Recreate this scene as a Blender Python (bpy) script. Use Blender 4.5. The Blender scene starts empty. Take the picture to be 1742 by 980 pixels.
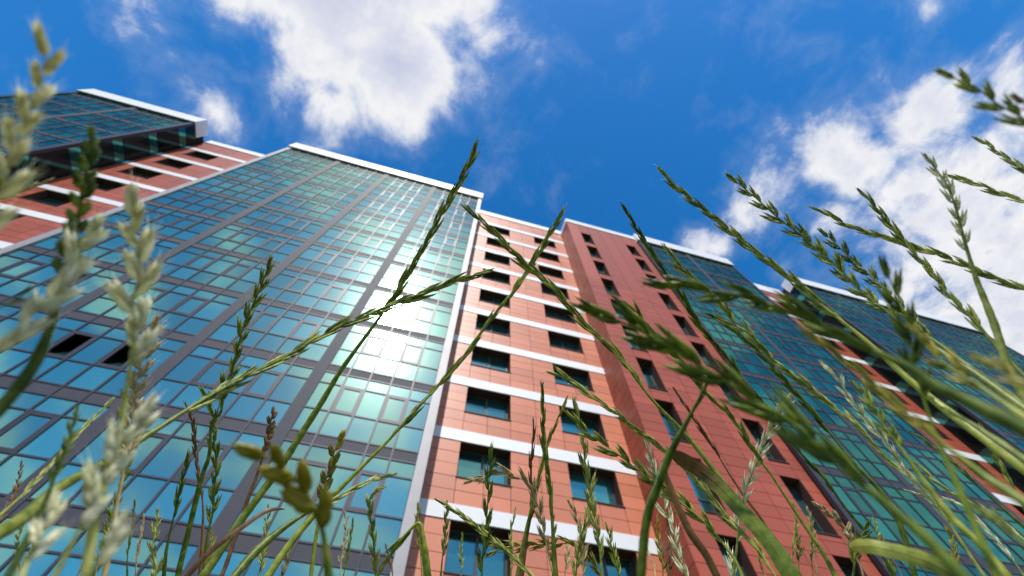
import bpy, math, random
from mathutils import Vector, Matrix
random.seed(7)
scene = bpy.context.scene
R_ = math.radians

# ------------------------------------------------------------------ camera
CAM_Z = 0.12                       # camera lies low in the grass
F_PX, CX, CY = 733.8, 871.0, 490.0 # focal length / centre in photo pixels (1742 wide)
YAW, PITCH, ROLL = R_(16.285), R_(63.058), R_(-0.817)
fwd0 = Vector((math.sin(YAW), math.cos(YAW), 0)); rgt0 = Vector((math.cos(YAW), -math.sin(YAW), 0)); up0 = Vector((0, 0, 1))
FW = fwd0*math.cos(PITCH) + up0*math.sin(PITCH)
U1 = up0*math.cos(PITCH) - fwd0*math.sin(PITCH)
RT = rgt0*math.cos(ROLL) + U1*math.sin(ROLL)
UP = U1*math.cos(ROLL) - rgt0*math.sin(ROLL)
CAM = Vector((0, 0, CAM_Z))
cam_d = bpy.data.cameras.new('camera')
cam = bpy.data.objects.new('camera', cam_d)
scene.collection.objects.link(cam)
M = Matrix((RT, UP, -FW)).transposed().to_4x4(); M.translation = CAM
cam.matrix_world = M
cam_d.sensor_width = 36.0
cam_d.lens = F_PX/1742*36.0
cam_d.clip_start = 0.01; cam_d.clip_end = 3000
cam_d.dof.use_dof = True
cam_d.dof.focus_distance = 0.34
cam_d.dof.aperture_fstop = 10.0
scene.camera = cam

# ------------------------------------------------------------------ sun + sky
SUN = Vector((-0.1176, -0.5624, 0.8185)).normalized()
SUN_EL = math.asin(SUN.z)
sun_d = bpy.data.lights.new('sun', 'SUN'); sun_d.energy = 4.6; sun_d.angle = R_(0.53); sun_d.color = (1.0, 0.955, 0.88)
sun = bpy.data.objects.new('sun', sun_d); scene.collection.objects.link(sun)
sun.rotation_euler = (-SUN).to_track_quat('-Z', 'Y').to_euler()
sun.location = SUN*80

world = bpy.data.worlds.new('World'); scene.world = world; world.use_nodes = True
nt = world.node_tree; nt.nodes.clear()
def wn(t, **k):
    n = nt.nodes.new(t)
    for a, b in k.items(): setattr(n, a, b)
    return n
def wl(a, b): nt.links.new(a, b)
def wmath(op, a, b=None, c=None, clamp=False):
    n = wn('ShaderNodeMath', operation=op, use_clamp=clamp)
    for i, v in enumerate((a, b, c)):
        if v is None: continue
        if isinstance(v, (int, float)): n.inputs[i].default_value = v
        else: wl(v, n.inputs[i])
    return n.outputs[0]
sky = wn('ShaderNodeTexSky', sky_type='NISHITA', sun_disc=False)
sky.sun_elevation = SUN_EL; sky.sun_rotation = math.atan2(SUN.x, SUN.y)
sky.air_density = 1.0; sky.dust_density = 0.25; sky.ozone_density = 3.0; sky.altitude = 200
hsv = wn('ShaderNodeHueSaturation'); hsv.inputs['Hue'].default_value = 0.500; hsv.inputs['Saturation'].default_value = 1.37; hsv.inputs['Value'].default_value = 1.68
wl(sky.outputs[0], hsv.inputs['Color'])
tc = wn('ShaderNodeTexCoord')
sx = wn('ShaderNodeSeparateXYZ'); wl(tc.outputs['Generated'], sx.inputs[0])
zc = wmath('MAXIMUM', sx.outputs[2], 0.12)
px = wmath('DIVIDE', sx.outputs[0], zc); py = wmath('DIVIDE', sx.outputs[1], zc)
cp = wn('ShaderNodeCombineXYZ'); wl(px, cp.inputs[0]); wl(py, cp.inputs[1])
def noise(scale, detail, rough, dist=0.0, off=(0, 0, 0), src=None):
    mp = wn('ShaderNodeVectorMath', operation='ADD'); mp.inputs[1].default_value = off
    wl(src or cp.outputs[0], mp.inputs[0])
    n = wn('ShaderNodeTexNoise'); n.inputs['Scale'].default_value = scale; n.inputs['Detail'].default_value = detail
    n.inputs['Roughness'].default_value = rough; n.inputs['Distortion'].default_value = dist
    wl(mp.outputs[0], n.inputs['Vector']); return n
# cloud banks on a plane overhead: (x, y, rx, ry, weight)
BLOBS = [(-0.34, -0.10, .25, .22, 1.15), (-0.37, 0.06, .13, .14, 1.0), (-0.22, 0.05, .16, .14, 1.05), (-0.35, 0.16, .08, .09, .8),
         (-0.09, -0.08, .09, .14, .6), (-0.50, -0.04, .12, .14, .85), (-0.66, 0.00, .06, .08, .5), (-0.58, 0.25, .06, .09, .34),
         (-0.16, 0.16, .06, .07, .45), (0.20, -0.11, .03, .03, .22), (0.76, -0.19, .04, .05, .28),
         (0.66, 0.10, .10, .11, .72), (0.56, 0.25, .10, .05, .55), (0.80, -0.02, .14, .10, .8), (0.92, -0.14, .15, .12, .7), (0.86, 0.10, .16, .07, .62), (1.08, -0.24, .16, .10, .55),
         (1.15, 0.02, .34, .22, .78), (1.55, 0.22, .5, .32, .80), (0.94, 0.13, .16, .06, .6), (1.5, -0.15, .35, .2, .5)]
acc = None
for (bx_, by_, rx_, ry_, w_) in BLOBS:
    s = wn('ShaderNodeVectorMath', operation='SUBTRACT'); wl(cp.outputs[0], s.inputs[0]); s.inputs[1].default_value = (bx_, by_, 0)
    m = wn('ShaderNodeVectorMath', operation='MULTIPLY'); wl(s.outputs[0], m.inputs[0]); m.inputs[1].default_value = (1/rx_, 1/ry_, 0)
    l = wn('ShaderNodeVectorMath', operation='DOT_PRODUCT'); wl(m.outputs[0], l.inputs[0]); wl(m.outputs[0], l.inputs[1])
    e = wmath('MULTIPLY', wmath('EXPONENT', wmath('MULTIPLY', l.outputs['Value'], -0.9)), w_)
    acc = e if acc is None else wmath('MAXIMUM', acc, e)
# the rest of the sky carries the same broken cumulus
far = noise(1.9, 3.0, 0.55, 0.3, (3.1, 1.7, 0.0))
farm = wmath('MULTIPLY', wmath('SUBTRACT', far.outputs[0], 0.44), 4.6, clamp=True)
l2 = wn('ShaderNodeVectorMath', operation='SUBTRACT'); wl(cp.outputs[0], l2.inputs[0]); l2.inputs[1].default_value = (0.25, 0.35, 0)
l3 = wn('ShaderNodeVectorMath', operation='MULTIPLY'); wl(l2.outputs[0], l3.inputs[0]); l3.inputs[1].default_value = (1/1.15, 1/0.62, 0)
l4 = wn('ShaderNodeVectorMath', operation='LENGTH'); wl(l3.outputs[0], l4.inputs[0])
rim = wn('ShaderNodeMapRange', interpolation_type='SMOOTHSTEP'); rim.inputs[1].default_value = 1.0; rim.inputs[2].default_value = 1.5
wl(l4.outputs['Value'], rim.inputs[0])
acc = wmath('MAXIMUM', acc, wmath('MULTIPLY', farm, rim.outputs[0]))
fine = noise(5.5, 12.0, 0.62, 0.25, (0.4, 0.9, 0.2))
big = noise(2.4, 3.0, 0.5, 0.0, (7.4, 2.2, 0.5))
dens = wmath('ADD', acc, wmath('MULTIPLY', wmath('SUBTRACT', fine.outputs[0], 0.5), 1.7))
dens = wmath('ADD', dens, wmath('MULTIPLY', wmath('SUBTRACT', big.outputs[0], 0.5), 0.35))
cov = wn('ShaderNodeMapRange', interpolation_type='SMOOTHSTEP'); cov.inputs[1].default_value = 0.20; cov.inputs[2].default_value = 0.70
wl(dens, cov.inputs[0])
thin = wn('ShaderNodeMapRange', interpolation_type='SMOOTHSTEP'); thin.inputs[1].default_value = 0.02; thin.inputs[2].default_value = 0.55; thin.inputs[4].default_value = 0.18
wl(dens, thin.inputs[0])
cover = wmath('MAXIMUM', cov.outputs[0], thin.outputs[0])
ramp = wn('ShaderNodeValToRGB'); lump = noise(9.0, 6.0, 0.55, 0.2, (1.3, 4.9, 0.7))
wl(wmath('ADD', wmath('MULTIPLY', dens, 0.72), wmath('MULTIPLY', wmath('SUBTRACT', lump.outputs[0], 0.5), 0.55)), ramp.inputs[0])
ramp.color_ramp.elements[0].position = 0.24; ramp.color_ramp.elements[0].color = (0.86, 0.88, 0.95, 1)
ramp.color_ramp.elements[1].position = 1.0; ramp.color_ramp.elements[1].color = (0.54, 0.59, 0.78, 1)
el = ramp.color_ramp.elements.new(0.44); el.color = (0.96, 0.96, 0.98, 1)
el = ramp.color_ramp.elements.new(0.66); el.color = (0.74, 0.77, 0.89, 1)
bg1 = wn('ShaderNodeBackground'); wl(hsv.outputs[0], bg1.inputs[0]); bg1.inputs[1].default_value = 0.115
bg2 = wn('ShaderNodeBackground'); wl(ramp.outputs[0], bg2.inputs[0]); bg2.inputs[1].default_value = 0.95
mixs = wn('ShaderNodeMixShader'); wl(cover, mixs.inputs[0]); wl(bg1.outputs[0], mixs.inputs[1]); wl(bg2.outputs[0], mixs.inputs[2])
wo = wn('ShaderNodeOutputWorld'); wl(mixs.outputs[0], wo.inputs[0])
world.cycles.sampling_method = 'MANUAL'; world.cycles.sample_map_resolution = 512

scene.view_settings.view_transform = 'Standard'; scene.view_settings.look = 'None'
scene.view_settings.exposure = 0.0; scene.view_settings.gamma = 1.0
scene.view_settings.use_curve_mapping = False

# ------------------------------------------------------------------ materials
def newmat(name):
    m = bpy.data.materials.new(name); m.use_nodes = True; m.node_tree.nodes.clear(); return m
class NT:
    def __init__(s, m): s.t = m.node_tree
    def n(s, t, **k):
        x = s.t.nodes.new(t)
        for a, b in k.items(): setattr(x, a, b)
        return x
    def l(s, a, b): s.t.links.new(a, b)
    def math(s, op, a, b=None, clamp=False):
        x = s.n('ShaderNodeMath', operation=op, use_clamp=clamp)
        for i, v in enumerate((a, b)):
            if v is None: continue
            if isinstance(v, (int, float)): x.inputs[i].default_value = v
            else: s.l(v, x.inputs[i])
        return x.outputs[0]
    def rnd(s):   # one random value per object or, in joined pieces, per piece
        o = s.n('ShaderNodeObjectInfo'); g = s.n('ShaderNodeNewGeometry')
        return s.math('FRACT', s.math('ADD', o.outputs['Random'], g.outputs['Random Per Island']))
    def hv(s, col, val, amount, sat=1.0):
        h = s.n('ShaderNodeHueSaturation'); h.inputs['Color'].default_value = (*col, 1)
        h.inputs['Saturation'].default_value = sat
        s.l(s.math('ADD', s.math('MULTIPLY', val, amount), 1-amount/2), h.inputs['Value'])
        return h
def mat_panel(name, col, rough=0.45, amount=0.22, spec=0.5, coat=0.0):
    m = newmat(name); t = NT(m)
    tcn = t.n('ShaderNodeTexCoord'); g = t.n('ShaderNodeNewGeometry')
    nz = t.n('ShaderNodeTexNoise'); nz.inputs['Scale'].default_value = 1.3; nz.inputs['Detail'].default_value = 6; nz.inputs['Roughness'].default_value = .65
    mp = t.n('ShaderNodeMapping'); mp.inputs['Scale'].default_value = (1.6, 1.6, 0.35); t.l(g.outputs['Position'], mp.inputs[0]); t.l(mp.outputs[0], nz.inputs['Vector'])
    v = t.math('ADD', t.math('MULTIPLY', t.rnd(), 0.65), t.math('MULTIPLY', nz.outputs[0], 0.35))
    h = t.hv(col, v, amount)
    b = t.n('ShaderNodeBsdfPrincipled'); t.l(h.outputs[0], b.inputs['Base Color'])
    b.inputs['Roughness'].default_value = rough; b.inputs['Specular IOR Level'].default_value = spec
    b.inputs['Coat Weight'].default_value = coat; b.inputs['Coat Roughness'].default_value = 0.25
    n2 = t.n('ShaderNodeTexNoise'); n2.inputs['Scale'].default_value = 60; n2.inputs['Detail'].default_value = 3; t.l(g.outputs['Position'], n2.inputs['Vector'])
    bp = t.n('ShaderNodeBump'); bp.inputs['Strength'].default_value = 0.12; bp.inputs['Distance'].default_value = 0.004
    t.l(n2.outputs[0], bp.inputs['Height']); t.l(bp.outputs[0], b.inputs['Normal'])
    o = t.n('ShaderNodeOutputMaterial'); t.l(b.outputs[0], o.inputs[0]); return m
def mat_metal(name, col, rough=0.4, metallic=0.6):
    m = newmat(name); t = NT(m)
    g = t.n('ShaderNodeNewGeometry')
    nz = t.n('ShaderNodeTexNoise'); nz.inputs['Scale'].default_value = 2.1; nz.inputs['Detail'].default_value = 5; t.l(g.outputs['Position'], nz.inputs['Vector'])
    h = t.hv(col, nz.outputs[0], 0.3)
    b = t.n('ShaderNodeBsdfPrincipled'); t.l(h.outputs[0], b.inputs['Base Color'])
    b.inputs['Roughness'].default_value = rough; b.inputs['Metallic'].default_value = metallic; b.inputs['Specular IOR Level'].default_value = 0.25
    o = t.n('ShaderNodeOutputMaterial'); t.l(b.outputs[0], o.inputs[0]); return m
def mat_glass(name, tint, body, face=0.5, haze=0.10):
    # solar-control glass: tinted mirror coating over a dark body, plus a rough gloss lobe added for the glare haze round the mirrored sun
    m = newmat(name); t = NT(m)
    g = t.n('ShaderNodeNewGeometry')
    nz = t.n('ShaderNodeTexNoise'); nz.inputs['Scale'].default_value = 0.9; nz.inputs['Detail'].default_value = 2; t.l(g.outputs['Position'], nz.inputs['Vector'])
    bp = t.n('ShaderNodeBump'); bp.inputs['Strength'].default_value = 0.035; bp.inputs['Distance'].default_value = 0.1; t.l(nz.outputs[0], bp.inputs['Height'])
    r = t.rnd()
    h = t.hv(tint, r, 0.22)
    gl = t.n('ShaderNodeBsdfAnisotropic'); t.l(h.outputs[0], gl.inputs['Color']); gl.inputs['Roughness'].default_value = 0.086; t.l(bp.outputs[0], gl.inputs['Normal'])
    hb = t.hv(body, r, 1.2)
    df = t.n('ShaderNodeBsdfDiffuse'); t.l(hb.outputs[0], df.inputs['Color'])
    fr = t.n('ShaderNodeFresnel'); fr.inputs['IOR'].default_value = 1.6
    fac = t.math('ADD', t.math('MULTIPLY', fr.outputs[0], 1-face), face, clamp=True)
    mx = t.n('ShaderNodeMixShader'); t.l(fac, mx.inputs[0]); t.l(df.outputs[0], mx.inputs[1]); t.l(gl.outputs[0], mx.inputs[2])
    hz = t.n('ShaderNodeBsdfAnisotropic'); hz.inputs['Color'].default_value = (0.75, 0.9, 0.88, 1); hz.inputs['Roughness'].default_value = 0.32
    m2 = t.n('ShaderNodeMixShader'); m2.inputs[0].default_value = haze; t.l(mx.outputs[0], m2.inputs[1]); t.l(hz.outputs[0], m2.inputs[2])
    o = t.n('ShaderNodeOutputMaterial'); t.l(m2.outputs[0], o.inputs[0]); return m
def mat_plant(name, col, tip, var=0.45, trans=0.42, rough=0.38, nscale=260):
    m = newmat(name); t = NT(m)
    g = t.n('ShaderNodeNewGeometry')
    nz = t.n('ShaderNodeTexNoise'); nz.inputs['Scale'].default_value = nscale; nz.inputs['Detail'].default_value = 4; t.l(g.outputs['Position'], nz.inputs['Vector'])
    rp = t.n('ShaderNodeMix', data_type='RGBA'); rp.inputs[6].default_value = (*col, 1); rp.inputs[7].default_value = (*tip, 1)
    t.l(t.math('MULTIPLY', t.math('ADD', t.math('SUBTRACT', nz.outputs[0], .42), t.math('MULTIPLY', t.rnd(), 0.35)), 2.2, clamp=True), rp.inputs[0])
    h = t.n('ShaderNodeHueSaturation'); t.l(rp.outputs[2], h.inputs['Color'])
    t.l(t.math('ADD', t.math('MULTIPLY', t.rnd(), var), 1-var/2), h.inputs['Value'])
    b = t.n('ShaderNodeBsdfPrincipled'); t.l(h.outputs[0], b.inputs['Base Color']); b.inputs['Roughness'].default_value = rough; b.inputs['Specular IOR Level'].default_value = 0.35
    tr = t.n('ShaderNodeBsdfTranslucent'); t.l(h.outputs[0], tr.inputs['Color'])
    mx = t.n('ShaderNodeMixShader'); mx.inputs[0].default_value = trans; t.l(b.outputs[0], mx.inputs[1]); t.l(tr.outputs[0], mx.inputs[2])
    bp = t.n('ShaderNodeBump'); bp.inputs['Strength'].default_value = 0.5; bp.inputs['Distance'].default_value = 0.0004; t.l(nz.outputs[0], bp.inputs['Height']); t.l(bp.outputs[0], b.inputs['Normal'])
    o = t.n('ShaderNodeOutputMaterial'); t.l(mx.outputs[0], o.inputs[0]); return m
MT = {
 'salmon': mat_panel('salmon_panel', (0.56, 0.185, 0.098), 0.40, 0.40, 0.5, 0.05),
 'red': mat_panel('dark_red_panel', (0.345, 0.078, 0.044), 0.46, 0.42, 0.3, 0.0),
 'backing': mat_panel('joint_backing', (0.075, 0.035, 0.03), 0.8, 0.1, 0.2),
 'white': mat_panel('white_cladding', (0.76, 0.76, 0.78), 0.4, 0.24),
 'alu': mat_metal('aluminium_trim', (0.30, 0.29, 0.30), 0.5, 0.2),
 'mullion': mat_metal('grey_mullion', (0.046, 0.044, 0.060), 0.42, 0.15),
 'spandrel': mat_metal('grey_spandrel', (0.044, 0.045, 0.062), 0.62, 0.0),
 'dark': mat_panel('dark_interior', (0.012, 0.012, 0.014), 0.8, 0.2, 0.2),
 'frame': mat_metal('dark_frame', (0.07, 0.068, 0.075), 0.45, 0.3),
 'roof': mat_panel('roof_felt', (0.10, 0.10, 0.11), 0.8, 0.2),
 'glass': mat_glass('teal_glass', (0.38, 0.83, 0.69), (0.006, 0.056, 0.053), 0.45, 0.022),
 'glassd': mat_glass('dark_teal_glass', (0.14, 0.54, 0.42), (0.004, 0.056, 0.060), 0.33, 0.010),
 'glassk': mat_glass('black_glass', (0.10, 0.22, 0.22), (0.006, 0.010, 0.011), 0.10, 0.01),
 'glassw': mat_glass('window_glass', (0.32, 0.80, 0.66), (0.012, 0.075, 0.08), 0.40, 0.02),
}

# ------------------------------------------------------------------ helpers
COL = scene.collection
def link(name, data, parent=None, loc=(0, 0, 0), rz=0.0):
    o = bpy.data.objects.new(name, data); COL.objects.link(o)
    o.location = loc; o.rotation_euler = (0, 0, rz)
    if parent is not None: o.parent = parent
    return o
def tag(o, label=None, cat=None, group=None, kind=None):
    if label: o['label'] = label
    if cat: o['category'] = cat
    if group: o['group'] = group
    if kind: o['kind'] = kind
    return o
BOXF = [(0, 3, 2, 1), (4, 5, 6, 7), (0, 1, 5, 4), (1, 2, 6, 5), (2, 3, 7, 6), (3, 0, 4, 7)]
def boxv(c, d):
    x, y, z = c; a, b, e = d[0]/2, d[1]/2, d[2]/2
    return [(x-a, y-b, z-e), (x+a, y-b, z-e), (x+a, y+b, z-e), (x-a, y+b, z-e), (x-a, y-b, z+e), (x+a, y-b, z+e), (x+a, y+b, z+e), (x-a, y+b, z+e)]
def mesh(name, v, f, mat=None, smooth=False):
    me = bpy.data.meshes.new(name); me.from_pydata(v, [], f)
    if mat is not None: me.materials.append(mat)
    if smooth: me.polygons.foreach_set('use_smooth', [True]*len(me.polygons))
    me.update(); return me
_bc = {}
def box_mesh(d, mat):
    k = (round(d[0], 3), round(d[1], 3), round(d[2], 3), mat)
    if k not in _bc: _bc[k] = mesh('box', boxv((0, 0, 0), k[:3]), BOXF, MT[mat])
    return _bc[k]
def boxes_mesh(name, lst, mat):
    v, f = [], []
    for c, d in lst:
        n = len(v); v += boxv(c, d); f += [tuple(i+n for i in q) for q in BOXF]
    return mesh(name, v, f, MT[mat])

class Facade:
    """a wall in local coordinates: u along the wall, w outwards, z up (relative to the camera height)"""
    def __init__(s, thing, origin, ang=0.0):
        s.t = thing; s.o = Vector(origin); s.a = ang
        s.U = Vector((math.cos(ang), math.sin(ang), 0)); s.N = Vector((math.sin(ang), -math.cos(ang), 0))
    def p(s, u, w, z): return s.o + s.U*u + s.N*w + Vector((0, 0, z + CAM_Z)) - s.t.location
    def box(s, name, mat, u0, u1, w0, w1, z0, z1, parent=None, tilt=0.0):
        c = s.p((u0+u1)/2, (w0+w1)/2, (z0+z1)/2)
        if parent is not None: c = c - parent.location if parent.rotation_euler.z == 0 else Matrix.Rotation(-parent.rotation_euler.z, 3, 'Z') @ (c - parent.location)
        o = link(name, box_mesh((u1-u0, abs(w1-w0), z1-z0), mat), parent or s.t, c, s.a if parent is None else 0.0)
        if tilt:
            o.rotation_euler = (random.gauss(0, tilt), 0, (s.a if parent is None else 0) + random.gauss(0, tilt))
        return o
    def many(s, name, mat, rects, kind='stuff', tilt=0.0):
        """rects: (u0,u1,w0,w1,z0,z1) joined into one part"""
        if not rects: return None
        v, f = [], []
        for (u0, u1, w0, w1, z0, z1) in rects:
            n = len(v)
            vs = boxv((0, 0, 0), (u1-u0, abs(w1-w0), z1-z0))
            a, b = random.gauss(0, tilt), random.gauss(0, tilt)
            for (x, y, z) in vs:
                v.append(((u0+u1)/2 + x, -(w0+w1)/2 + y + x*a + z*b, (z0+z1)/2 + z + CAM_Z))
            f += [tuple(i+n for i in q) for q in BOXF]
        o = link(name, mesh(name, v, f, MT[mat]), s.t, s.o - s.t.location, s.a)
        if kind: o['kind'] = kind
        return o

def thing(name, loc, label, cat, group=None):
    o = link(name, None, None, loc); o.empty_display_size = 0.3
    return tag(o, label, cat, group)

# ------------------------------------------------------------------ ground
def mat_ground():
    m = newmat('lawn_soil'); t = NT(m); g = t.n('ShaderNodeNewGeometry')
    a = t.n('ShaderNodeTexNoise'); a.inputs['Scale'].default_value = 0.6; a.inputs['Detail'].default_value = 8; t.l(g.outputs['Position'], a.inputs['Vector'])
    c = t.n('ShaderNodeValToRGB'); t.l(a.outputs[0], c.inputs[0])
    c.color_ramp.elements[0].position = .35; c.color_ramp.elements[0].color = (0.045, 0.07, 0.018, 1)
    c.color_ramp.elements[1].position = .7; c.color_ramp.elements[1].color = (0.11, 0.10, 0.045, 1)
    b = t.n('ShaderNodeBsdfPrincipled'); t.l(c.outputs[0], b.inputs['Base Color']); b.inputs['Roughness'].default_value = 0.9
    o = t.n('ShaderNodeOutputMaterial'); t.l(b.outputs[0], o.inputs[0]); return m
MT['ground'] = mat_ground()
gv, gf = [], []
NG = 24
for j in range(NG+1):
    for i in range(NG+1):
        x = -900 + 1800*i/NG; y = -900 + 1800*j/NG
        gv.append((x, y, 0.0))
for j in range(NG):
    for i in range(NG):
        a = j*(NG+1)+i; gf.append((a, a+1, a+NG+2, a+NG+1))
tag(link('ground', mesh('ground', gv, gf, MT['ground'])), kind='structure')

# ------------------------------------------------------------------ buildings
S = 3.3                 # storey
D = 13.08               # plane of the panelled walls
Z0 = 9.08               # window head of storey 0 above the camera
YG, YW, Y2 = 11.39, 11.5, 11.3
BASE = -CAM_Z
ROOF = 42.1

def cut(rects, holes):
    out = []
    for (a, b, c, d) in rects:                      # u0,u1,z0,z1
        todo = [(a, b, c, d)]
        for (h0, h1, k0, k1) in holes:
            nxt = []
            for (a_, b_, c_, d_) in todo:
                if h1 <= a_+1e-4 or h0 >= b_-1e-4 or k1 <= c_+1e-4 or k0 >= d_-1e-4: nxt.append((a_, b_, c_, d_)); continue
                if a_ < h0-1e-3: nxt.append((a_, h0, c_, d_))
                if b_ > h1+1e-3: nxt.append((h1, b_, c_, d_))
                l, r = max(a_, h0), min(b_, h1)
                if c_ < k0-1e-3: nxt.append((l, r, c_, k0))
                if d_ > k1+1e-3: nxt.append((l, r, k1, d_))
            todo = nxt
        out += todo
    return [q for q in out if q[1]-q[0] > 0.04 and q[3]-q[2] > 0.04]

def tiles(fc, mat, cols, rows, holes, limit, zvis, name='tile', thick=0.035, gap=0.020):
    rects = [(cols[i], cols[i+1], rows[j], rows[j+1]) for i in range(len(cols)-1) for j in range(len(rows)-1)]
    rects = cut(rects, holes)
    vis = sorted([q for q in rects if q[2] > zvis], key=lambda q: q[2])
    single, rest = vis[:limit], vis[limit:] + [q for q in rects if q[2] <= zvis]
    def r6(q):
        return (q[0]+gap/2, q[1]-gap/2, -thick, 0.0, q[2]+gap/2, q[3]-gap/2)
    for q in single:
        a = r6(q); dz = random.uniform(-0.003, 0.003)
        fc.box(name, mat, a[0], a[1], a[2]+dz, a[3]+dz, a[4], a[5])
    fc.many('distant_tiles', mat, [r6(q) for q in rest])

def wall_backing(fc, u0, u1, z0, z1, holes, w1=-0.036, w0=-0.60, name='backing_wall', mat='backing'):
    zs = sorted(set([z0, z1] + [h[2] for h in holes] + [h[3] for h in holes])); zs = [z for z in zs if z0 <= z <= z1]
    out = []
    for a, b in zip(zs[:-1], zs[1:]):
        hs = sorted([h for h in holes if h[2] <= a+1e-4 and h[3] >= b-1e-4])
        u = u0
        for h in hs:
            if h[0] > u+1e-3: out.append((u, h[0], w0, w1, a, b))
            u = h[1]
        if u < u1-1e-3: out.append((u, u1, w0, w1, a, b))
    fc.many(name, mat, out, kind=None)

def window(fc, u0, u1, z0, z1, rec=0.50, kind='double', mat='glassw', detail=True):
    fw = 0.07
    U, Zc = (u0+u1)/2, (z0+z1)/2
    bars = [((0, 0, (z1-z0)/2-fw/2), (u1-u0, .07, fw)), ((0, 0, -(z1-z0)/2+fw/2), (u1-u0, .07, fw)),
            ((-(u1-u0)/2+fw/2, 0, 0), (fw, .068, z1-z0-2*fw)), (((u1-u0)/2-fw/2, 0, 0), (fw, .068, z1-z0-2*fw))]
    panes = []
    if kind == 'double':
        bars.append(((0, 0, 0), (0.10, .066, z1-z0-2*fw)))
        panes = [(u0+fw, U-.05, z0+fw, z1-fw), (U+.05, u1-fw, z0+fw, z1-fw)]
    else:
        zt = z0 + (z1-z0)*0.36
        bars.append(((0, 0, zt-Zc), (u1-u0-2*fw, .066, 0.08)))
        panes = [(u0+fw, u1-fw, z0+fw, zt-.04), (u0+fw, u1-fw, zt+.04, z1-fw)]
    k = ('win', kind, round(u1-u0, 3), round(z1-z0, 3))
    if k not in _bc: _bc[k] = boxes_mesh('window', bars, 'frame')
    w = link('window', _bc[k], fc.t, fc.p(U, -rec, Zc), fc.a)
    if detail:
        for (a, b, c, d) in panes: fc.box('pane', mat, a, b, -rec-.012, -rec+.004, c, d, parent=w, tilt=0.007)
        fc.box('sill', 'frame', u0-.03, u1+.03, -rec+.04, 0.045, z0-.035, z0-.004, parent=w)
    return w, panes

def block_body(fc, u0, u1, depth, z1, mat='backing', w=-0.62, name='core'):
    fc.box(name, mat, u0, u1, -depth, w, BASE, z1)

def panel_block(name, X0, X1, Y, zoff, label, mat, wins, wh, cols, rowfn, limit, zvis, kind='double', bands=True, roof=ROOF, coping=0.75, return_left=0.0, ntop=9, wdetail=True, coping_over=0.06):
    t = thing(name, ((X0+X1)/2, Y+4, 0), label, 'building')
    fc = Facade(t, (0, Y, 0))
    fc.o.z = 0
    holes = []
    for n in range(-2, ntop+1):
        zt = Z0 + S*n + zoff
        for (a, b) in wins: holes.append((a, b, zt-wh, zt))
    block_body(fc, X0, X1, 9.0, roof+zoff-0.3, 'dark')
    wall_backing(fc, X0, X1, BASE, roof+zoff-coping, holes)
    bandh = [(X0-1, X1+1, Z0+S*n+zoff, Z0+S*n+zoff+0.57) for n in range(-2, ntop+1)] if bands else []
    if bands:
        for (a, b, c, d) in bandh: fc.box('white_band', 'white', X0, X1, -0.035, 0.03, c+.004, d-.004)
    rows = [z for z in rowfn(zoff) if BASE <= z <= roof+zoff-coping]
    rows = [BASE] + rows + [roof+zoff-coping]
    tiles(fc, mat, cols, rows, holes + bandh, limit, zvis)
    for (a, b, c, d) in holes: window(fc, a, b, c, d, kind=kind, detail=wdetail or d > 6)
    fc.box('parapet_coping', 'white', X0-.004, X1+.004, -0.6, coping_over, roof+zoff-coping+.004, roof+zoff)
    fc.box('roof_slab', 'roof', X0, X1, -9.0, -0.61, roof+zoff-0.29, roof+zoff-0.15)
    return t, fc

def pink_rows(zoff):
    out = []
    c = (S-0.57)/5
    for n in range(-3, 11):
        zb = Z0 + S*n + zoff
        out += [zb - c*k for k in range(4, -1, -1)] + [zb + 0.57]
    return sorted(set(round(z, 4) for z in out))
def wing_rows(zoff):
    return [round(Z0 + zoff - 9*S + 0.55*k, 4) for k in range(0, 90)]

# central salmon wall
t_mid, f_mid = panel_block('apartment_block', 0.42, 9.09, D, 0.0, 'salmon panelled block with white bands and paired windows beside the dark red wing', 'salmon',
    [(1.645, 3.668), (6.055, 8.115)], 1.62, [0.42, 1.645, 2.656, 3.668, 4.86, 6.055, 7.085, 8.115, 9.09], pink_rows, 300, 6.0, roof=42.45, coping=1.0)
# left salmon wall
cl = [-24.85, -23.9, -22.4, -21.2, -20.0, -18.9, -17.8, -17.2]
t_l, f_l = panel_block('apartment_block', -24.85, -17.2, D, -0.75, 'narrow red panelled block with white bands, between the two left glass towers', 'red',
    [(-23.9, -22.0), (-19.45, -17.5)], 1.62, [-24.85, -23.9, -22.95, -22.0, -20.7, -19.45, -18.4, -17.5, -17.2], pink_rows, 120, 17.0, roof=42.45, coping=0.9)
# far right salmon wall
t_r, f_r = panel_block('apartment_block', 27.0, 34.5, D, -0.2, 'far red panelled block with white bands, half hidden behind the grass', 'red',
    [(32.0, 33.6), (28.3, 30.2)], 1.62, [27.0, 28.3, 29.25, 30.2, 31.1, 32.0, 32.8, 33.6, 34.5], pink_rows, 120, 13.0, roof=42.45, coping=1.5)
# projecting dark red wing
t_w, f_w = panel_block('apartment_wing', 9.09, 16.42, YW, 0.0, 'projecting dark red panelled wing with two columns of tall narrow windows', 'red',
    [(10.22, 11.2), (14.78, 15.76)], 2.475, [9.09, 10.22, 11.2, 12.39, 13.58, 14.78, 15.76, 16.42], wing_rows, 300, 7.0, kind='single', bands=False, roof=42.0, coping=0.95)
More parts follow.
